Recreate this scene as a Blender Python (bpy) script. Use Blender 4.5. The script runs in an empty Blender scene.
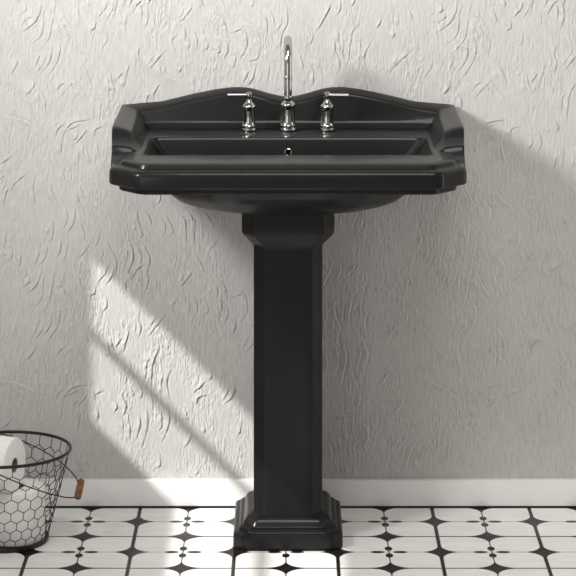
import bpy, bmesh, math, random
import numpy as np
from mathutils import Vector, Matrix

random.seed(4)
S = bpy.context.scene
COL = S.collection
# ---------------------------------------------------------------- camera
F, D, H = 2500.0, 5.0, 1.456          # focal length in px of a 576 px frame, distance to the wall, eye height
cam_d = bpy.data.cameras.new('camera')
cam_d.sensor_width = 36.0
cam_d.lens = 36.0 * F / 576.0
cam_d.shift_y = -510.0 / 576.0
cam_d.clip_end = 60
cam = bpy.data.objects.new('camera', cam_d)
cam.location = (0, -D, H)
cam.rotation_euler = (math.pi / 2, 0, 0)
COL.objects.link(cam)
S.camera = cam

# ---------------------------------------------------------------- helpers
def link(o, parent=None):
    COL.objects.link(o)
    if parent is not None:
        o.parent = parent
    return o

def finish(bm, angle=32):
    bmesh.ops.recalc_face_normals(bm, faces=bm.faces)
    lim = math.radians(angle)
    for f in bm.faces:
        f.smooth = True
    for e in bm.edges:
        if len(e.link_faces) == 2 and e.calc_face_angle(0) > lim:
            e.smooth = False

def obj(name, bm, mat, parent=None, angle=32):
    finish(bm, angle)
    me = bpy.data.meshes.new(name)
    bm.to_mesh(me)
    bm.free()
    me.materials.append(mat)
    return link(bpy.data.objects.new(name, me), parent)

def empty(name, loc, label, cat, group=None):
    o = bpy.data.objects.new(name, None)
    o.location = loc
    o.empty_display_size = 0.05
    COL.objects.link(o)
    o['label'] = label
    o['category'] = cat
    if group:
        o['group'] = group
    return o

def loft(bm, loops, close=True, cap0=False, cap1=False):
    """loops: lists of points, all the same length, closed round; quads between neighbours."""
    rows = [[bm.verts.new(p) for p in lp] for lp in loops]
    n = len(rows[0])
    for a, b in zip(rows, rows[1:]):
        for i in range(n if close else n - 1):
            j = (i + 1) % n
            bm.faces.new((a[i], a[j], b[j], b[i]))
    if cap0:
        bm.faces.new(rows[0])
    if cap1:
        bm.faces.new(rows[-1])
    return rows

def lathe(bm, prof, n=32, M=None, cap=True):
    loops = []
    for r, z in prof:
        lp = []
        for i in range(n):
            a = 2 * math.pi * i / n
            p = Vector((r * math.cos(a), r * math.sin(a), z))
            lp.append(M @ p if M else p)
        loops.append(lp)
    loft(bm, loops, True, cap, cap)

def tube(bm, pts, rad, n=10, closed=False):
    pts = [Vector(p) for p in pts]
    m = len(pts)
    loops = []
    up = None
    for i, p in enumerate(pts):
        if closed:
            t = pts[(i + 1) % m] - pts[i - 1]
        else:
            t = pts[min(i + 1, m - 1)] - pts[max(i - 1, 0)]
        t.normalize()
        if up is None:
            up = Vector((0, 0, 1)) if abs(t.z) < 0.9 else Vector((1, 0, 0))
        s = t.cross(up).normalized()
        up = s.cross(t).normalized()
        r = rad[i] if isinstance(rad, (list, tuple)) else rad
        loops.append([p + r * (math.cos(2 * math.pi * k / n) * s + math.sin(2 * math.pi * k / n) * up) for k in range(n)])
    if closed:
        loops.append(loops[0])
        rows = [[bm.verts.new(q) for q in lp] for lp in loops[:-1]]
        rows.append(rows[0])
        for a, b in zip(rows, rows[1:]):
            for k in range(n):
                bm.faces.new((a[k], a[(k + 1) % n], b[(k + 1) % n], b[k]))
    else:
        loft(bm, loops, True, True, True)

def box(bm, x0, x1, y0, y1, z0, z1, bevel=0.0):
    r = bmesh.ops.create_cube(bm, size=1.0)
    vs = r['verts']
    for v in vs:
        v.co = Vector(((x0 + x1) / 2 + v.co.x * (x1 - x0), (y0 + y1) / 2 + v.co.y * (y1 - y0), (z0 + z1) / 2 + v.co.z * (z1 - z0)))
    if bevel:
        es = {e for v in vs for e in v.link_edges}
        bmesh.ops.bevel(bm, geom=list(es), offset=bevel, segments=2, affect='EDGES', profile=0.5)

# ---------------------------------------------------------------- materials
class NT:
    def __init__(self, name):
        self.m = bpy.data.materials.new(name)
        self.m.use_nodes = True
        self.t = self.m.node_tree
        self.b = self.t.nodes['Principled BSDF']
    def node(self, kind, **kw):
        n = self.t.nodes.new(kind)
        for k, v in kw.items():
            setattr(n, k, v)
        return n
    def set(self, **kw):
        for k, v in kw.items():
            self.b.inputs[k.replace('_', ' ')].default_value = v
        return self
    def plug(self, sock, v):
        if hasattr(v, 'is_linked'):
            self.t.links.new(v, sock)
        else:
            sock.default_value = v
    def math(self, op, a, b=0.0, c=0.0):
        n = self.node('ShaderNodeMath', operation=op)
        self.plug(n.inputs[0], a)
        self.plug(n.inputs[1], b)
        self.plug(n.inputs[2], c)
        return n.outputs[0]
    def coords(self):
        return self.node('ShaderNodeTexCoord').outputs['Object']
    def noise(self, scale, detail=3, vec=None, mapscale=None, rough=0.5):
        n = self.node('ShaderNodeTexNoise')
        n.inputs['Scale'].default_value = scale
        n.inputs['Detail'].default_value = detail
        n.inputs['Roughness'].default_value = rough
        v = vec if vec is not None else self.coords()
        if mapscale:
            mp = self.node('ShaderNodeMapping')
            mp.inputs['Scale'].default_value = mapscale
            self.t.links.new(v, mp.inputs['Vector'])
            v = mp.outputs[0]
        self.t.links.new(v, n.inputs['Vector'])
        return n.outputs['Fac']
    def ramp(self, fac, stops):
        r = self.node('ShaderNodeValToRGB')
        el = r.color_ramp.elements
        el[0].position, el[0].color = stops[0][0], (*stops[0][1], 1)
        el[1].position, el[1].color = stops[-1][0], (*stops[-1][1], 1)
        for p, c in stops[1:-1]:
            e = el.new(p)
            e.color = (*c, 1)
        self.t.links.new(fac, r.inputs['Fac'])
        return r.outputs['Color']
    def bump(self, h, strength, dist):
        b = self.node('ShaderNodeBump')
        b.inputs['Strength'].default_value = strength
        b.inputs['Distance'].default_value = dist
        self.t.links.new(h, b.inputs['Height'])
        self.t.links.new(b.outputs[0], self.b.inputs['Normal'])
    def color(self, c):
        self.t.links.new(c, self.b.inputs['Base Color'])

def mat_plain(name, c, rough=0.5, metal=0.0, vary=0.05, scale=40, **kw):
    n = NT(name).set(Roughness=rough, Metallic=metal, **kw)
    n.color(n.ramp(n.noise(scale), [(0.3, tuple(x * (1 - vary) for x in c)), (0.7, tuple(min(1, x * (1 + vary)) for x in c))]))
    return n.m

# wallpaper: embossed fibre paper, a little uneven in tone
n = NT('wallpaper').set(Roughness=0.85)
n.b.inputs['Specular IOR Level'].default_value = 0.2
n.color(n.ramp(n.noise(60, 4, mapscale=(3, 1, 0.7)), [(0.3, (0.49, 0.478, 0.462)), (0.7, (0.56, 0.547, 0.53))]))
n.bump(n.noise(420, 2, mapscale=(1.6, 1, 0.45)), 0.35, 0.0006)
M_WALL = n.m
M_PAINT = mat_plain('white_skirting_paint', (0.84, 0.83, 0.815), 0.45, vary=0.01)
M_PLASTER = mat_plain('wall_plaster', (0.7, 0.69, 0.67), 0.9, vary=0.02)
n = NT('black_ceramic').set(Roughness=0.47, Coat_Weight=0.26, Coat_Roughness=0.13)
n.b.inputs['Specular IOR Level'].default_value = 0.16
n.color(n.ramp(n.noise(30), [(0.3, (0.0045, 0.0044, 0.0043)), (0.7, (0.006, 0.0058, 0.0056))]))
n.bump(n.noise(700, 2), 0.04, 0.0004)
M_CER = n.m
M_CHROME = mat_plain('polished_chrome', (0.46, 0.455, 0.45), 0.09, 1.0, vary=0.02)
M_HOLE = mat_plain('dark_opening', (0.004, 0.004, 0.004), 1.0)
M_HOLE.node_tree.nodes['Principled BSDF'].inputs['Specular IOR Level'].default_value = 0.0
M_WIRE = mat_plain('black_wire', (0.028, 0.028, 0.03), 0.42, 0.6, vary=0.2)
n = NT('turned_wood').set(Roughness=0.5)
n.color(n.ramp(n.noise(90, 5, mapscale=(1, 0.25, 1.5)), [(0.3, (0.10, 0.032, 0.012)), (0.7, (0.30, 0.125, 0.05))]))
M_WOOD = n.m
n = NT('toilet_paper').set(Roughness=0.95)
n.b.inputs['Specular IOR Level'].default_value = 0.15
n.color(n.ramp(n.noise(120, 3), [(0.3, (0.86, 0.85, 0.825)), (0.7, (0.92, 0.91, 0.89))]))
n.bump(n.noise(300, 3), 0.25, 0.001)
M_PAPER = n.m
M_CARD = mat_plain('brown_cardboard', (0.30, 0.16, 0.075), 0.85, vary=0.15)

# patterned tile: period TX x TY, quatrefoil grid of thick bars, concave stars and little petals
TX, TY = 0.19375, 0.1925
n = NT('patterned_floor_tile').set(Roughness=0.17)
n.b.inputs['Specular IOR Level'].default_value = 0.09
sep = n.node('ShaderNodeSeparateXYZ')
n.t.links.new(n.coords(), sep.inputs[0])
def tri(v, off, per):
    u = n.math('DIVIDE', n.math('SUBTRACT', v, off), per)
    fr = n.math('FRACT', n.math('ADD', u, 100.5))
    return n.math('ABSOLUTE', n.math('SUBTRACT', fr, 0.5))
p = tri(sep.outputs[0], 0.2867, TX)          # 0 on the thick bars, 0.5 midway
q = tri(sep.outputs[1], -0.1050, TY)         # 0 on the petal rows, 0.5 on the seam rows
p2 = n.math('SUBTRACT', 0.5, p)
q2 = n.math('SUBTRACT', 0.5, q)
W = 0.008
def below(v, w, soft=0.004):                 # 1 where v < w
    return n.node('ShaderNodeMapRange'), v, w, soft
def lt(v, w, soft=0.004):
    m = n.node('ShaderNodeMapRange')
    n.plug(m.inputs['Value'], v)
    m.inputs['From Min'].default_value = w - soft
    m.inputs['From Max'].default_value = w + soft
    m.inputs['To Min'].default_value = 1.0
    m.inputs['To Max'].default_value = 0.0
    return m.outputs[0]
def star(a, b, ra, rb, ea, eb):
    """dark outside the elliptic corner of a panel that begins ea / eb off the axes"""
    u = n.math('DIVIDE', n.math('MAXIMUM', n.math('SUBTRACT', ra + ea, a), 0.0), ra)
    v = n.math('DIVIDE', n.math('MAXIMUM', n.math('SUBTRACT', rb + eb, b), 0.0), rb)
    d = n.math('ADD', n.math('MULTIPLY', u, u), n.math('MULTIPLY', v, v))
    return n.math('SUBTRACT', 1.0, lt(d, 1.0, 0.05))
def ell(a, b, ca, cb, ra, rb):
    u = n.math('DIVIDE', n.math('SUBTRACT', a, ca), ra)
    v = n.math('DIVIDE', n.math('SUBTRACT', b, cb), rb)
    d = n.math('ADD', n.math('MULTIPLY', u, u), n.math('MULTIPLY', v, v))
    return lt(d, 1.0, 0.12)
marks = [lt(p, 0.0185), lt(q, 0.0055), lt(q2, 0.0135), lt(p2, 0.0060),
         star(p, q, 0.19, 0.19, 0.0185, 0.004), star(p2, q2, 0.20, 0.20, 0.004, 0.0135),
         ell(p2, q, 0.110, 0.0, 0.070, 0.036), ell(p2, q, 0.0, 0.108, 0.037, 0.068),
         n.math('GREATER_THAN', sep.outputs[1], -0.0150)]  # last mark: painted dark strip for the shade in the gap below the baseboard
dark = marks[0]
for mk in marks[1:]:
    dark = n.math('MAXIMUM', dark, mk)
white = n.ramp(n.noise(26, 4, mapscale=(0.5, 1.6, 1)), [(0.3, (0.79, 0.765, 0.74)), (0.7, (0.88, 0.868, 0.85))])
black = n.ramp(n.noise(50, 3), [(0.3, (0.010, 0.008, 0.0065)), (0.7, (0.016, 0.0135, 0.011))])
mx = n.node('ShaderNodeMix', data_type='RGBA')
n.t.links.new(dark, mx.inputs['Factor'])
n.t.links.new(white, mx.inputs['A'])
n.t.links.new(black, mx.inputs['B'])
n.color(mx.outputs['Result'])
M_FLOOR = n.m

# ---------------------------------------------------------------- the wallpaper relief
# one repeat of the paper is 416 x 265 px of the photo's wall plane (500 px = 1 m); strokes are the embossed leaf edges
PW, PH = 416, 265
strokes = []
def st(ox, oy, lines):
    for ln in lines:
        strokes.append([(ox + a / 4.0, oy + b / 4.0) for a, b in ln])
st(0, 0, [
 [(163,25),(155,55),(135,90),(90,125)], [(222,10),(212,50),(205,100),(190,160),(145,215)], [(248,50),(265,85),(298,132)],
 [(248,85),(258,120),(290,150)], [(235,160),(238,200),(225,250),(190,305)], [(185,200),(175,245),(145,290)], [(70,240),(58,270),(40,300)],
 [(308,30),(318,70),(330,85)], [(350,0),(355,25)], [(395,10),(408,40),(395,65)], [(460,0),(452,30),(430,70)], [(515,0),(505,35)],
 [(500,65),(498,100)], [(380,90),(375,115),(360,105)], [(425,140),(425,165),(412,185)], [(560,180),(550,220),(562,250),(553,290)],
 [(515,260),(500,310),(470,365)], [(440,290),(450,340),(465,365)], [(295,325),(270,350),(240,385)], [(295,325),(320,355),(355,400)],
 [(325,255),(350,300),(360,330)], [(165,370),(178,400),(180,440)], [(135,330),(130,350),(105,380)], [(0,465),(60,475),(120,500),(165,540)],
 [(350,480),(290,490),(255,530),(245,575)], [(265,490),(230,515),(215,560)], [(345,520),(330,540),(300,575)], [(410,505),(378,520),(380,550)],
 [(570,0),(545,20),(525,60)], [(100,20),(103,40),(90,50)]])
st(144, 0, [
 [(5,0),(15,60),(5,105)], [(190,30),(160,70),(145,85)], [(130,140),(110,165),(122,200)], [(160,110),(165,140),(160,160)],
 [(200,130),(212,165),(205,200)], [(240,140),(250,170),(235,205)], [(305,145),(305,190)], [(255,165),(248,200)], [(315,150),(335,190),(320,235)],
 [(275,65),(315,80),(330,130)], [(380,90),(440,110),(463,170),(455,230),(420,245)], [(450,50),(488,80),(490,150)], [(500,40),(520,90),(512,150)],
 [(570,20),(572,90),(550,140),(540,220)], [(365,225),(355,275)], [(445,265),(435,310),(415,340)], [(85,200),(50,240),(20,280)],
 [(80,270),(90,300),(130,330)], [(500,260),(490,330)], [(215,10),(225,30)], [(310,0),(320,30)], [(435,0),(432,25)], [(145,270),(140,290)]])
st(288, 0, [
 [(170,20),(150,60),(120,115)], [(210,0),(208,35),(195,60)], [(265,0),(250,30)], [(200,130),(205,190),(235,255)], [(255,130),(245,190),(240,250)],
 [(185,205),(205,250),(200,290)], [(290,150),(290,200),(315,290)], [(325,180),(305,220),(310,280)], [(280,100),(250,130)], [(100,140),(90,170)],
 [(95,230),(130,270),(135,350)], [(45,220),(60,280)], [(370,80),(355,110)], [(505,170),(520,200)], [(485,210),(430,260),(400,300)],
 [(425,130),(420,150)], [(300,310),(310,360)], [(480,40),(500,80)]])
st(0, 144, [
 [(75,140),(30,180),(18,210),(12,255)], [(135,140),(130,180),(138,230)], [(200,160),(208,200),(240,255)], [(245,110),(255,150)],
 [(280,240),(298,270),(290,320),(270,350)], [(268,350),(265,430),(250,470)], [(210,315),(205,385)], [(185,410),(180,450),(160,480)],
 [(20,370),(15,410)], [(45,400),(45,450),(30,470)], [(80,450),(75,490)], [(545,270),(550,330)], [(525,410),(530,460),(510,525)],
 [(430,400),(450,440),(465,480),(455,540)], [(410,430),(400,460)], [(395,365),(385,400)], [(330,340),(335,390)], [(355,405),(310,460)],
 [(310,20),(310,80)], [(345,10),(350,50),(365,75)], [(385,0),(390,45)], [(240,0),(240,40)], [(320,180),(340,220),(385,260)], [(40,50),(0,80)]])
st(110, 200, [
 [(100,60),(115,95),(130,155)], [(150,60),(165,100)], [(225,70),(250,120),(240,140)], [(310,45),(330,85),(335,190)], [(365,75),(370,160)],
 [(375,50),(415,110)], [(490,155),(480,185),(445,205)], [(425,165),(395,200)], [(80,170),(92,230),(65,300)], [(130,180),(158,240),(140,300)],
 [(345,230),(375,285)]])
st(110, 79, [
 [(195,20),(172,70),(160,170)], [(245,100),(225,150),(235,215)], [(405,125),(395,145)], [(380,150),(330,195)], [(500,165),(490,205),(465,235)],
 [(40,200),(62,250),(40,310)], [(100,150),(128,190),(120,215)], [(145,270),(148,330),(125,415)], [(70,285),(78,380)], [(228,245),(235,310),(210,385)],
 [(295,260),(310,300)], [(325,360),(300,410)], [(390,205),(350,215),(345,240)], [(195,440),(200,480),(185,500)], [(365,485),(340,525)],
 [(375,335),(375,355)], [(520,330),(515,360)], [(60,0),(45,40)]])
st(320, 75, [
 [(22,50),(30,120)], [(95,20),(102,90),(80,175)], [(180,20),(190,70),(165,145)], [(160,210),(155,255),(125,275)], [(275,130),(240,180)],
 [(335,240),(300,295)], [(190,350),(190,400),(160,440)], [(350,385),(300,455)], [(400,400),(365,440),(340,525)], [(480,400),(445,430),(420,470)],
 [(75,400),(85,455)], [(40,420),(45,490)], [(50,300),(130,310)], [(150,370),(160,400)]])

def smooth_line(pts, k=5):
    P = [np.array(p, float) for p in pts]
    if len(P) == 2:
        P = [P[0], (P[0] + P[1]) / 2 + np.array([0.6, 0.0]), P[1]]
    out = []
    for i in range(len(P) - 1):
        p0, p1, p2, p3 = P[max(i - 1, 0)], P[i], P[i + 1], P[min(i + 2, len(P) - 1)]
        for t in np.arange(k) / k:
            out.append(0.5 * (2 * p1 + (p2 - p0) * t + (2 * p0 - 5 * p1 + 4 * p2 - p3) * t * t + (3 * p1 - p0 - 3 * p2 + p3) * t ** 3))
    out.append(P[-1])
    return np.array(out)

rng = np.random.default_rng(11)
R2 = 2                                                # relief samples per px
TWp, THp = PW * R2, PH * R2
relief = np.zeros((THp, TWp))
for ln in list(strokes):               # a shorter fold runs beside every longer leaf edge
    a_, b_ = np.array(ln[0]), np.array(ln[-1])
    if np.hypot(*(b_ - a_)) > 17:
        k_ = rng.uniform(4.0, 7.5)
        strokes.append([tuple((np.array(q_) - (a_ + b_) / 2) * 0.62 + (a_ + b_) / 2 + np.array([-k_, rng.uniform(-4, 4)])) for q_ in ln])
for ln in strokes:
    L = smooth_line(ln)
    m = 14
    x0, x1 = int(L[:, 0].min() - m), int(L[:, 0].max() + m)
    y0, y1 = int(L[:, 1].min() - m), int(L[:, 1].max() + m)
    gx, gy = np.meshgrid(np.arange(x0 * R2, x1 * R2) / R2, np.arange(y0 * R2, y1 * R2) / R2)
    best = np.full(gx.shape, 1e9)
    sgn = np.ones(gx.shape)
    par = np.zeros(gx.shape)
    N = len(L) - 1
    for i in range(N):
        a, b = L[i], L[i + 1]
        d = b - a
        ll = max(d @ d, 1e-9)
        t = np.clip(((gx - a[0]) * d[0] + (gy - a[1]) * d[1]) / ll, 0, 1)
        ex, ey = gx - (a[0] + t * d[0]), gy - (a[1] + t * d[1])
        dist = np.hypot(ex, ey)
        up = dist < best
        s = np.sign(d[0] * (gy - a[1]) - d[1] * (gx - a[0]))
        if d[1] < 0:
            s = -s
        best[up] = dist[up]
        sgn[up] = s[up]
        par[up] = ((i + t) / N)[up]
    taper = np.clip(np.sin(np.pi * np.clip(par, 0.02, 0.98)), 0, 1) ** 0.5
    left = np.where(sgn > 0, np.exp(-best / 3.6), np.exp(-(best / 0.65) ** 2))
    groove = np.where(sgn > 0, 0, 0.40 * np.exp(-((best - 1.5) / 0.8) ** 2))
    amp = rng.uniform(0.8, 1.25)
    add = amp * taper * (left - groove)
    iy = np.arange(y0 * R2, y1 * R2) % THp
    ix = np.arange(x0 * R2, x1 * R2) % TWp
    cur = relief[np.ix_(iy, ix)]
    relief[np.ix_(iy, ix)] = np.where(np.abs(add) > np.abs(cur), add, cur)

def vnoise(h, w, cy, cx):
    """tileable-enough value noise with cells of cy x cx samples"""
    ny, nx = int(h / cy) + 3, int(w / cx) + 3
    g = rng.uniform(-1, 1, (ny, nx))
    yy, xx = np.arange(h) / cy, np.arange(w) / cx
    iy, ix = yy.astype(int), xx.astype(int)
    fy, fx = yy - iy, xx - ix
    fy, fx = (fy * fy * (3 - 2 * fy))[:, None], (fx * fx * (3 - 2 * fx))[None, :]
    a = g[np.ix_(iy, ix)] * (1 - fx) + g[np.ix_(iy, ix + 1)] * fx
    b = g[np.ix_(iy + 1, ix)] * (1 - fx) + g[np.ix_(iy + 1, ix + 1)] * fx
    return a * (1 - fy) + b * fy

GX0, GX1, GZ0, GZ1 = -0.80, 0.80, 0.0, 1.16
STEP = 0.001
nx, nz = int((GX1 - GX0) / STEP) + 1, int((GZ1 - GZ0) / STEP) + 1
xs, zs = np.linspace(GX0, GX1, nx), np.linspace(GZ0, GZ1, nz)
pxs, pys = 288 + 500 * xs, 506 - 500 * zs
def sample(arr, u, v):
    u, v = u * R2, v * R2
    iu, iv = np.floor(u).astype(int), np.floor(v).astype(int)
    fu, fv = (u - iu)[None, :], (v - iv)[:, None]
    g = lambda a, b: arr[np.ix_(b % THp, a % TWp)]
    return (g(iu, iv) * (1 - fu) + g(iu + 1, iv) * fu) * (1 - fv) + (g(iu, iv + 1) * (1 - fu) + g(iu + 1, iv + 1) * fu) * fv
rel = sample(relief, pxs, pys)
grain = vnoise(nz, nx, 8.5, 2.1) * 0.65 + vnoise(nz, nx, 5.0, 2.2) * 0.5 + vnoise(nz, nx, 16, 2.3) * 0.45
patch = np.clip(0.7 + 0.8 * vnoise(nz, nx, 44, 28), 0.25, 1.4)
wob = np.clip(0.85 + 0.6 * vnoise(nz, nx, 9, 9), 0.2, 1.3)
height = 0.0022 * rel * wob + 0.00095 * grain * patch + 0.0003 * vnoise(nz, nx, 26, 18)
edge = np.minimum.reduce([np.broadcast_to((xs - GX0)[None, :], (nz, nx)), np.broadcast_to((GX1 - xs)[None, :], (nz, nx)),
                          np.broadcast_to((zs - GZ0 + 0.03)[:, None], (nz, nx)), np.broadcast_to((GZ1 - zs)[:, None], (nz, nx))])
height *= np.clip(edge / 0.02, 0, 1)
co = np.empty((nz, nx, 3), np.float32)
co[..., 0] = xs[None, :]
co[..., 1] = -height
co[..., 2] = zs[:, None]
ii = (np.arange(nz - 1)[:, None] * nx + np.arange(nx - 1)[None, :]).ravel()
quads = np.stack([ii, ii + 1, ii + nx + 1, ii + nx], 1).astype(np.int32)
# the plain rest of the wall, left, right and above
XL, XR, ZT = -1.9, 1.9, 3.6
ev = np.array([(XL,0,0),(GX0,0,0),(GX0,0,GZ1),(XL,0,GZ1),(GX1,0,0),(XR,0,0),(XR,0,GZ1),(GX1,0,GZ1),(XL,0,GZ1),(XR,0,GZ1),(XR,0,ZT),(XL,0,ZT)], np.float32)
b0 = nx * nz
eq = np.array([(0,1,2,3),(4,5,6,7),(8,9,10,11)], np.int32) + b0
allv = np.concatenate([co.reshape(-1, 3), ev])
allq = np.concatenate([quads, eq])
me = bpy.data.meshes.new('wall_back')
me.vertices.add(len(allv))
me.vertices.foreach_set('co', allv.ravel())
me.loops.add(allq.size)
me.loops.foreach_set('vertex_index', allq.ravel())
me.polygons.add(len(allq))
me.polygons.foreach_set('loop_start', np.arange(0, allq.size, 4, dtype=np.int32))
me.polygons.foreach_set('use_smooth', np.ones(len(allq), bool))
me.update(calc_edges=True)
me.materials.append(M_WALL)
wall = link(bpy.data.objects.new('wall_back', me))
wall['kind'] = 'structure'
wall.location.y = 0.0045

# ---------------------------------------------------------------- the rest of the room
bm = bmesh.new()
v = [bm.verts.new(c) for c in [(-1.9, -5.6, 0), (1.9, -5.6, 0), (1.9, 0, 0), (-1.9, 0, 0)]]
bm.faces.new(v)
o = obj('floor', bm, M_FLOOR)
o['kind'] = 'structure'
bm = bmesh.new()
box(bm, -1.9, 1.9, -0.012, 0.0040, 0.0032, 0.0545, 0.0012)
o = obj('baseboard_back', bm, M_PAINT)
o['kind'] = 'structure'
# left wall with a window high up, its light falls on the back wall in a slanting patch
WX = -1.9
wz0, wzm, wz1 = 1.678, 1.859, 2.022
wy0, wy1 = -3.4, -1.203
bm = bmesh.new()
box(bm, WX - 0.02, WX, wy1, 0.0, 0, 3.6)
box(bm, WX - 0.02, WX, -5.6, wy0, 0, 3.6)
box(bm, WX - 0.02, WX, wy0, wy1, 0, wz0)
box(bm, WX - 0.02, WX, wy0, wy1, wz1, 3.6)
o = obj('wall_left', bm, M_PLASTER)
o['kind'] = 'structure'
bm = bmesh.new()
box(bm, WX - 0.015, WX - 0.001, wy0 - 0.02, wy1 + 0.02, wzm - 0.0075, wzm + 0.0075)
o = obj('window_1', bm, M_PAINT)
o['kind'] = 'structure'

# ---------------------------------------------------------------- pedestal sink
sink = empty('pedestal_sink', (0, -0.17, 0), 'black ceramic pedestal washbasin with wavy splashback standing against the wall', 'sink')
SINK0 = Vector((0, -0.17, 0))

def corner_arc(a, b, c, r, k=6):
    """points rounding the corner b between a and c"""
    a, b, c = Vector(a), Vector(b), Vector(c)
    u, w = (a - b), (c - b)
    lu, lw = u.length, w.length
    u.normalize(); w.normalize()
    ang = u.angle(w)
    t = min(r / math.tan(ang / 2), 0.45 * lu, 0.45 * lw)
    rr = t * math.tan(ang / 2)
    cen = b + (u + w).normalized() * (rr / math.sin(ang / 2))
    p0, p1 = b + u * t, b + w * t
    v0, v1 = p0 - cen, p1 - cen
    tot = v0.angle(v1)
    out = []
    for i in range(k + 1):
        f = i / k
        s0, s1 = math.sin((1 - f) * tot) / math.sin(tot), math.sin(f * tot) / math.sin(tot)
        out.append(cen + v0 * s0 + v1 * s1)
    return out

def plan(pts, radii, z, m=5):
    """closed loop round a polygon with rounded corners, m extra points on every side"""
    K = len(pts)
    arcs = [corner_arc(pts[i - 1], pts[i], pts[(i + 1) % K], radii[i]) for i in range(K)]
    out = []
    for i in range(K):
        out += arcs[i]
        e, s = arcs[i][-1], arcs[(i + 1) % K][0]
        out += [e.lerp(s, j / (m + 1)) for j in range(1, m + 1)]
    return [Vector((q.x, q.y, z)) - SINK0 for q in out]

def oct_plan(wb, ws, fx, db, ds, df, z, r=(0.01, 0.03, 0.03), o=0.0):
    """washbasin outline: half width wb at the wall, ws where the front chamfer starts, fx on the front edge; o grows it"""
    c = o * 0.45
    pts = [(-wb - o, -db), (-ws - o, -ds - c), (-fx - c, -df - o), (fx + c, -df - o), (ws + o, -ds - c), (wb + o, -db)]
    return plan(pts, [r[0], r[1], r[2], r[2], r[1], r[0]], z)

bm = bmesh.new()
OUT = dict(wb=0.330, ws=0.3235, fx=0.272, db=0.0025, ds=0.484, df=0.545)
loops = []
def bowl(hx, db, df, z, ch=0.35, r=0.05):
    loops.append(oct_plan(hx, hx, hx * (1 - ch), db, df - hx * ch * 0.6, df, z, (r, r, r)))
bowl(0.020, 0.16, 0.21, 0.6300)
bowl(0.070, 0.10, 0.275, 0.6320)
bowl(0.105, 0.07, 0.315, 0.6375)
bowl(0.145, 0.05, 0.345, 0.6450)
bowl(0.178, 0.035, 0.368, 0.6540)
bowl(0.203, 0.025, 0.388, 0.6650)
bowl(0.222, 0.015, 0.410, 0.682)
bowl(0.238, 0.008, 0.430, 0.7095)
def ring(o, z, r=(0.004, 0.028, 0.028)):
    loops.append(oct_plan(z=z, o=o, r=r, **OUT))
for o_, z_ in [(-0.026, 0.7095), (-0.0195, 0.7100), (-0.0175, 0.7125), (-0.0175, 0.7190), (-0.0165, 0.7205), (-0.006, 0.7212),
               (-0.0022, 0.7220), (0.0, 0.7245), (0.0, 0.735), (-0.0003, 0.7445), (-0.002, 0.7495), (-0.0055, 0.7530), (-0.010, 0.7545),
               (-0.0165, 0.7552), (-0.0185, 0.7562), (-0.0195, 0.7585), (-0.0215, 0.7625), (-0.0255, 0.7646), (-0.032, 0.7650)]:
    ring(o_, z_)
def open_(hx, db, df, z, r=0.025, ch=0.012):
    loops.append(oct_plan(hx, hx, hx - ch, db, df - ch, df, z, (r, r * 0.6, r * 0.6)))
open_(0.2725, 0.181, 0.424, 0.7650, 0.022)
open_(0.2665, 0.1865, 0.414, 0.7642, 0.020)
open_(0.2640, 0.1885, 0.410, 0.7620, 0.018)
open_(0.2615, 0.1900, 0.407, 0.7580, 0.017)
open_(0.248, 0.195, 0.400, 0.738, 0.02)
open_(0.222, 0.203, 0.388, 0.700, 0.03)
open_(0.200, 0.212, 0.375, 0.672, 0.04, 0.03)
open_(0.165, 0.228, 0.352, 0.655, 0.04, 0.03)
open_(0.090, 0.255, 0.325, 0.648, 0.03, 0.02)
open_(0.015, 0.284, 0.296, 0.646, 0.004, 0.003)
loft(bm, loops, True, True, True)

# splashback and side wings: one moulded section swept round three sides
ZT_X = [0, 0.010, 0.026, 0.042, 0.060, 0.078, 0.092, 0.106, 0.126, 0.147, 0.188, 0.238, 0.262, 0.279, 0.305, 0.335]
ZT_Z = [0.8195, 0.8205, 0.8238, 0.8280, 0.8338, 0.8380, 0.8393, 0.8394, 0.8378, 0.8344, 0.8262, 0.8140, 0.8088, 0.8057, 0.8043, 0.8040]
def zt(x):
    # smooth the table a little
    return float(np.mean([np.interp(abs(x) + d, ZT_X, ZT_Z) if abs(x) + d >= 0 else np.interp(-(abs(x) + d), ZT_X, ZT_Z) for d in np.linspace(-0.012, 0.012, 9)]))
FD = [0.0, 0.318, 0.326, 0.331, 0.337, 0.344, 0.352, 0.360, 0.366, 0.370, 0.373, 0.376, 0.379, 0.385, 0.40, 0.43, 0.45]
FV = [1.0, 1.0, 0.97, 0.90, 0.75, 0.61, 0.51, 0.44, 0.41, 0.40, 0.37, 0.28, 0.13, 0.06, 0.0, -0.2, -0.4]
WD, WXS = [0.0, 0.29, 0.33, 0.36, 0.40, 0.45], [0.3330, 0.3308, 0.3292, 0.3270, 0.3252, 0.3232]
def section(zt_, f):
    raw = [(0.0, 0.735), (0.0, zt_ - 0.0045), (0.0012, zt_ - 0.0016), (0.0045, zt_ - 0.0002), (0.010, zt_), (0.022, zt_ - 0.0030), (0.0335, zt_ - 0.0070),
           (0.0365, zt_ - 0.0085), (0.0385, zt_ - 0.0112), (0.0400, zt_ - 0.0160), (0.0465, 0.7790), (0.0490, 0.7735), (0.0525, 0.7700), (0.0550, 0.7672),
           (0.0580, 0.7645), (0.0600, 0.7610)]
    return [(o, 0.735 if i == 0 else 0.758 + (z - 0.758) * f) for i, (o, z) in enumerate(raw)]
stations = []
XB = 0.3330
for d in list(reversed(FD[1:])) + [0.28, 0.23, 0.18, 0.13, 0.07]:
    stations.append((Vector((float(np.interp(d, WD, WXS)), -d)), Vector((-1, 0)), zt(0.33), float(np.interp(d, FD, FV))))
stations.append((Vector((XB, -0.0025)), Vector((-1, -1)), zt(0.33), 1.0))
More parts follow.
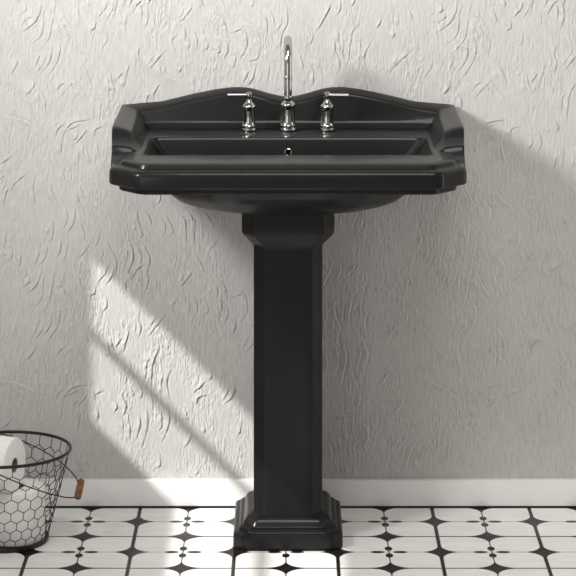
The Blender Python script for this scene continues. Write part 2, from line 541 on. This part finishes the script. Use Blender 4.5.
for x in np.linspace(0.255, -0.255, 61):
    stations.append((Vector((x, -0.0025)), Vector((0, -1)), zt(x), 1.0))
left = [(Vector((-p_.x, p_.y)), Vector((-n_.x, n_.y)), z_, f_) for p_, n_, z_, f_ in reversed(stations[:22])]
stations += left
rows = []
for p_, n_, z_, f_ in stations:
    rows.append([Vector((p_.x + n_.x * o_, p_.y + n_.y * o_, zz)) - SINK0 for o_, zz in section(z_, f_)])
loft(bm, rows, False)
basin = obj('basin', bm, M_CER, sink, 30)

# overflow: metal collar round a dark hole in the back of the bowl
bm = bmesh.new()
OVC = Vector((0.0005, -0.1965, 0.7365)) - SINK0
Mo = Matrix.Translation(OVC) @ Matrix.Rotation(math.radians(78), 4, 'X')
tube(bm, [Mo @ Vector((0.0064 * math.cos(a), 0.0064 * math.sin(a), 0.0012)) for a in np.linspace(0, 2 * math.pi, 28, endpoint=False)], 0.0016, 10, True)
ovr = obj('overflow_ring', bm, M_CHROME, basin)
ovr['label'] = 'small chrome overflow ring'
bm = bmesh.new()
lathe(bm, [(0.0058, -0.0015), (0.0058, 0.0006), (0.004, 0.0002)], 24, Mo)
obj('overflow_hole', bm, M_HOLE, ovr)

# pedestal
bm = bmesh.new()
PD, PHD = 0.167, 0.088                     # centre and half depth of the shaft
def ped(o, z, r=0.004, ch=0.020):
    hx, hd = 0.0655 + o, PHD + o
    c = ch
    pts = [(-hx, -PD + hd - c), (-hx, -PD - hd + c), (-hx + c, -PD - hd), (hx - c, -PD - hd), (hx, -PD - hd + c), (hx, -PD + hd - c), (hx - c, -PD + hd), (-hx + c, -PD + hd)]
    return plan(pts, [r] * 8, z, 3)
prof = [(0.0372, 0.0), (0.0378, 0.0012), (0.0380, 0.006), (0.0380, 0.0235), (0.0372, 0.0275), (0.0345, 0.0300), (0.0290, 0.0310), (0.0280, 0.0322),
        (0.0272, 0.0355), (0.0240, 0.0385), (0.0200, 0.0395), (0.0190, 0.0408), (0.0178, 0.0450), (0.0145, 0.0505), (0.0095, 0.0550), (0.0045, 0.0575), (0.0030, 0.0585),
        (0.0010, 0.0600), (0.0, 0.0635), (0.0, 0.20), (0.0, 0.38), (0.0, 0.5600), (0.0006, 0.5660), (0.0030, 0.5700), (0.0185, 0.5880), (0.0212, 0.5920),
        (0.0222, 0.5970), (0.0225, 0.61), (0.0225, 0.646)]
loft(bm, [ped(o_, z_, 0.011 if o_ > 0.015 and z_ < 0.1 else 0.006) for o_, z_ in prof], True, True, True)
obj('pedestal', bm, M_CER, sink, 30)

# ---------------------------------------------------------------- faucet
FD_ = 0.106
FZ = 0.7651
tap = empty('faucet', (0, -FD_, FZ), 'chrome three piece bathroom faucet with tall gooseneck spout and lever handles', 'faucet')
def body_prof(s, h):
    k = h / 0.060
    P = [(0.0120, 0), (0.0150, 0.0010), (0.0154, 0.0035), (0.0148, 0.0055), (0.0132, 0.0066), (0.0132, 0.0080), (0.0140, 0.0092), (0.0140, 0.0108), (0.0130, 0.0122),
         (0.0123, 0.0165), (0.0118, 0.0225), (0.0115, 0.0300), (0.0114, 0.0400), (0.0114, 0.0435), (0.0116, 0.0442), (0.0125, 0.0450), (0.0128, 0.0465), (0.0128, 0.0485),
         (0.0123, 0.0500), (0.0108, 0.0518), (0.0086, 0.0540), (0.0064, 0.0570), (0.0050, 0.0600)]
    return [(r * s, z * k) for r, z in P]
bm = bmesh.new()
lathe(bm, body_prof(1.13, 0.064), 40)
lathe(bm, [(0.0085, 0.060), (0.0092, 0.066), (0.0088, 0.0685), (0.0072, 0.070)], 32)
spout = obj('spout', bm, M_CHROME, tap)
bm = bmesh.new()
R_ = 0.0077
rad = 0.047
apex = 0.9565 - R_ - FZ
zc = apex - rad
pts = [(0, 0, 0.060), (0, 0, 0.08), (0, 0, 0.10), (0, 0, zc - 0.008)]
pts += [(0, -rad + rad * math.cos(a), zc + rad * math.sin(a)) for a in np.linspace(0, math.pi, 25)]
pts += [(0, -2 * rad, zc - 0.010), (0, -2 * rad, zc - 0.020)]
tube(bm, pts, R_, 24)
lathe(bm, [(0.0072, 0), (0.0081, 0.001), (0.0081, 0.005), (0.0078, 0.0058)], 24, Matrix.Translation((0, -2 * rad, zc - 0.0235)))
obj('gooseneck', bm, M_CHROME, spout)
for s in (-1, 1):
    bm = bmesh.new()
    lathe(bm, body_prof(1.0, 0.0600), 36)
    vlv = obj('valve', bm, M_CHROME, tap)
    vlv.location = (s * 0.0765, 0, 0)
    bm = bmesh.new()
    lathe(bm, [(0.0046, 0.058), (0.0042, 0.0625), (0.0058, 0.0640), (0.0062, 0.0690), (0.0060, 0.0740), (0.0046, 0.0760)], 24)
    tube(bm, [(s * -0.001, 0, 0.0700), (s * 0.012, -0.001, 0.0700), (s * 0.030, -0.003, 0.0700), (s * 0.0415, -0.0042, 0.0700), (s * 0.0422, -0.0043, 0.0700)],
         [0.0036, 0.0037, 0.0041, 0.0042, 0.0034], 16)
    obj('lever', bm, M_CHROME, vlv)

# ---------------------------------------------------------------- wire basket
BX, BY = -0.543, -0.223
RB, RT, HT = 0.083, 0.127, 0.1735
bsk = empty('wire_basket', (BX, BY, 0), 'round black chicken wire basket with wooden grip holding toilet rolls', 'basket')
def cone(a, v):
    r = RB + (RT - RB) * v
    return Vector((r * math.cos(a), r * math.sin(a), 0.004 + (HT - 0.004) * v))
bm = bmesh.new()
tube(bm, [cone(a, 1.0) for a in np.linspace(0, 2 * math.pi, 72, endpoint=False)], 0.0030, 10, True)
obj('rim', bm, M_WIRE, bsk)
bm = bmesh.new()
lathe(bm, [(RB - 0.004, 0.0), (RB + 0.001, 0.0), (RB + 0.0022, 0.0015), (RB + 0.0028, 0.0085), (RB + 0.001, 0.0095), (RB - 0.002, 0.0085), (RB - 0.004, 0.004), (0.002, 0.004)], 72)
obj('base', bm, M_WIRE, bsk)
# hexagons: NC round, rows stretch with the cone
bm = bmesh.new()
NC = 26
da = 2 * math.pi / NC
side = []
vv = 0.03
rows_v = [vv]
while vv < 0.96:
    r = RB + (RT - RB) * vv
    s_ = (r * da / math.sqrt(3)) / 0.1705
    rows_v.append((vv, s_))
    vv += 1.5 * s_
rows_v = rows_v[1:]
def wire(p0, p1, r=0.0008):
    tube(bm, [p0, (p0 + p1) / 2, p1], r, 5)
for k, (vv, s_) in enumerate(rows_v):
    sh = 0.5 * (k % 2)
    for i in range(NC):
        a = (i + sh) * da
        # an upright strand with two slanting strands above it
        b0, b1 = vv, min(vv + s_, 0.992)
        wire(cone(a, b0), cone(a, b1))
        if b1 < 0.98:
            top = min(vv + 1.5 * s_, 0.992)
            wire(cone(a, b1), cone(a - da / 2, top))
            wire(cone(a, b1), cone(a + da / 2, top))
        if k == 0:
            wire(cone(a, b0), cone(a - da / 2, 0.0))
            wire(cone(a, b0), cone(a + da / 2, 0.0))
obj('wire_mesh', bm, M_WIRE, bsk)
# bail lying to the right, hinged on the rim
BAIL = [Vector(c) for c in [(-0.0215, 0.123, 0.1712), (0.0023, 0.121, 0.1659), (0.0263, 0.116, 0.1574), (0.0587, 0.105, 0.1457), (0.0794, 0.093, 0.1372), (0.1047, 0.071, 0.1276), (0.1246, 0.043, 0.1189), (0.1381, 0.02, 0.1109), (0.1445, 0.001, 0.0971), (0.1378, -0.021, 0.0872), (0.1223, -0.039, 0.0924), (0.0941, -0.062, 0.1056), (0.059, -0.087, 0.125), (0.0309, -0.105, 0.1422), (0.0062, -0.117, 0.1568), (-0.0154, -0.124, 0.169)]]
bm = bmesh.new()
tube(bm, BAIL, 0.0012, 8)
for c in (BAIL[0], BAIL[-1]):
    tube(bm, [c + Vector((0.004 * math.cos(a), 0, 0.004 * math.sin(a))) for a in np.linspace(0, 2 * math.pi, 14, endpoint=False)], 0.0012, 6, True)
hd = obj('handle', bm, M_WIRE, bsk)
bm = bmesh.new()
g = BAIL[8]
Mg = Matrix.Translation(g) @ Vector((-0.10, -0.80, -0.56)).to_track_quat('Z', 'X').to_matrix().to_4x4()
lathe(bm, [(0.002, -0.0215), (0.0050, -0.0215), (0.0064, -0.0195), (0.0068, -0.014), (0.0070, 0.0), (0.0068, 0.014), (0.0064, 0.0195), (0.0050, 0.0215), (0.002, 0.0215)], 24, Mg)
gr = obj('grip', bm, M_WOOD, hd)
gr['label'] = 'brown wooden grip'

# ---------------------------------------------------------------- toilet rolls
def roll(loc, rot, R, L, label, core=0.019):
    t = empty('toilet_roll', loc, label, 'toilet roll', 'toilet rolls in the wire basket')
    t.rotation_euler = rot
    bm = bmesh.new()
    b = 0.004
    pr = [(core + 0.0008, 0.0), (R - b, 0.0), (R - b * 0.3, b * 0.3), (R, b), (R, L - b), (R - b * 0.3, L - b * 0.3), (R - b, L), (core + 0.0008, L), (core + 0.0008, 0.0)]
    lathe(bm, pr, 64, None, False)
    bmesh.ops.remove_doubles(bm, verts=bm.verts, dist=1e-6)
    obj('paper', bm, M_PAPER, t)
    bm = bmesh.new()
    lathe(bm, [(core, 0.001), (core, L - 0.001), (core - 0.0012, L - 0.001), (core - 0.0012, 0.001), (core, 0.001)], 40, None, False)
    bmesh.ops.remove_doubles(bm, verts=bm.verts, dist=1e-6)
    c = obj('core', bm, M_CARD, t)
    c['label'] = 'brown cardboard core'
    return t
roll((BX + 0.020, BY - 0.002, 0.0042), (0, 0, 0), 0.0585, 0.100, 'white toilet roll standing upright on the bottom of the wire basket')
# the upper roll lies on it, its end turned to the right and a little forward
ax = Vector((math.cos(math.radians(-19)), math.sin(math.radians(-19)), 0.0)).normalized()
face = Vector((-0.5165, -0.272, 0.1560))
Lr = 0.100
start = face - ax * Lr
roll(start, (0, math.radians(90), math.radians(-19)), 0.0515, Lr, 'white toilet roll lying on top with its end facing right, above the rim', 0.0135)

# ---------------------------------------------------------------- light
w = bpy.data.worlds.new('world')
S.world = w
w.use_nodes = True
bg = w.node_tree.nodes['Background']
bg.inputs['Color'].default_value = (1.0, 0.95, 0.88, 1)
bg.inputs['Strength'].default_value = 0.26

sd = bpy.data.lights.new('sun', 'SUN')
sd.energy = 4.6
sd.angle = math.radians(0.45)
sd.color = (1.0, 0.975, 0.94)
so = bpy.data.objects.new('sun', sd)
so.rotation_euler = Vector((1.0, 0.8, -1.0)).to_track_quat('-Z', 'Y').to_euler()
so.location = (-3, -3, 4)
COL.objects.link(so)

ad = bpy.data.lights.new('left_softbox', 'AREA')  # unseen softbox added upper left as the soft main light; no window there
ad.shape = 'RECTANGLE'
ad.size, ad.size_y = 0.35, 0.35
ad.energy = 10.5
ad.color = (1.0, 0.995, 0.985)
ad.spread = math.radians(80)
ao = bpy.data.objects.new('left_softbox', ad)
ao.location = (-1.3, -1.35, 1.75)
ao.rotation_euler = (Vector((0.15, 0, 1.25)) - Vector(ao.location)).to_track_quat('-Z', 'Y').to_euler()
COL.objects.link(ao)

def lamp(name, loc, aim, sx, sy, energy, color):
    d = bpy.data.lights.new(name, 'AREA')
    d.shape = 'RECTANGLE'
    d.size, d.size_y, d.energy, d.color = sx, sy, energy, color
    o = bpy.data.objects.new(name, d)
    o.location = loc
    o.rotation_euler = (Vector(aim) - Vector(loc)).to_track_quat('-Z', 'Y').to_euler()
    COL.objects.link(o)
lamp('ceiling_lamp', (0.2, -2.0, 3.1), (0.0, -0.3, 0.2), 1.2, 1.0, 38, (1.0, 0.99, 0.97))
lamp('front_fill_lamp', (-1.0, -3.6, 0.9), (0.1, 0, 0.3), 0.9, 1.2, 8, (1.0, 0.99, 0.98))  # added fill from the front left, brightens wall and edges; no window there
lamp('side_window_lamp', (2.2, -0.7, 0.95), (0.2, -0.3, 0.5), 0.4, 1.8, 8, (1.0, 0.97, 0.93))

S.view_settings.view_transform = 'Standard'
S.view_settings.look = 'None'
S.view_settings.gamma = 1.0
S.view_settings.use_curve_mapping = False
S.view_settings.exposure = 0.0
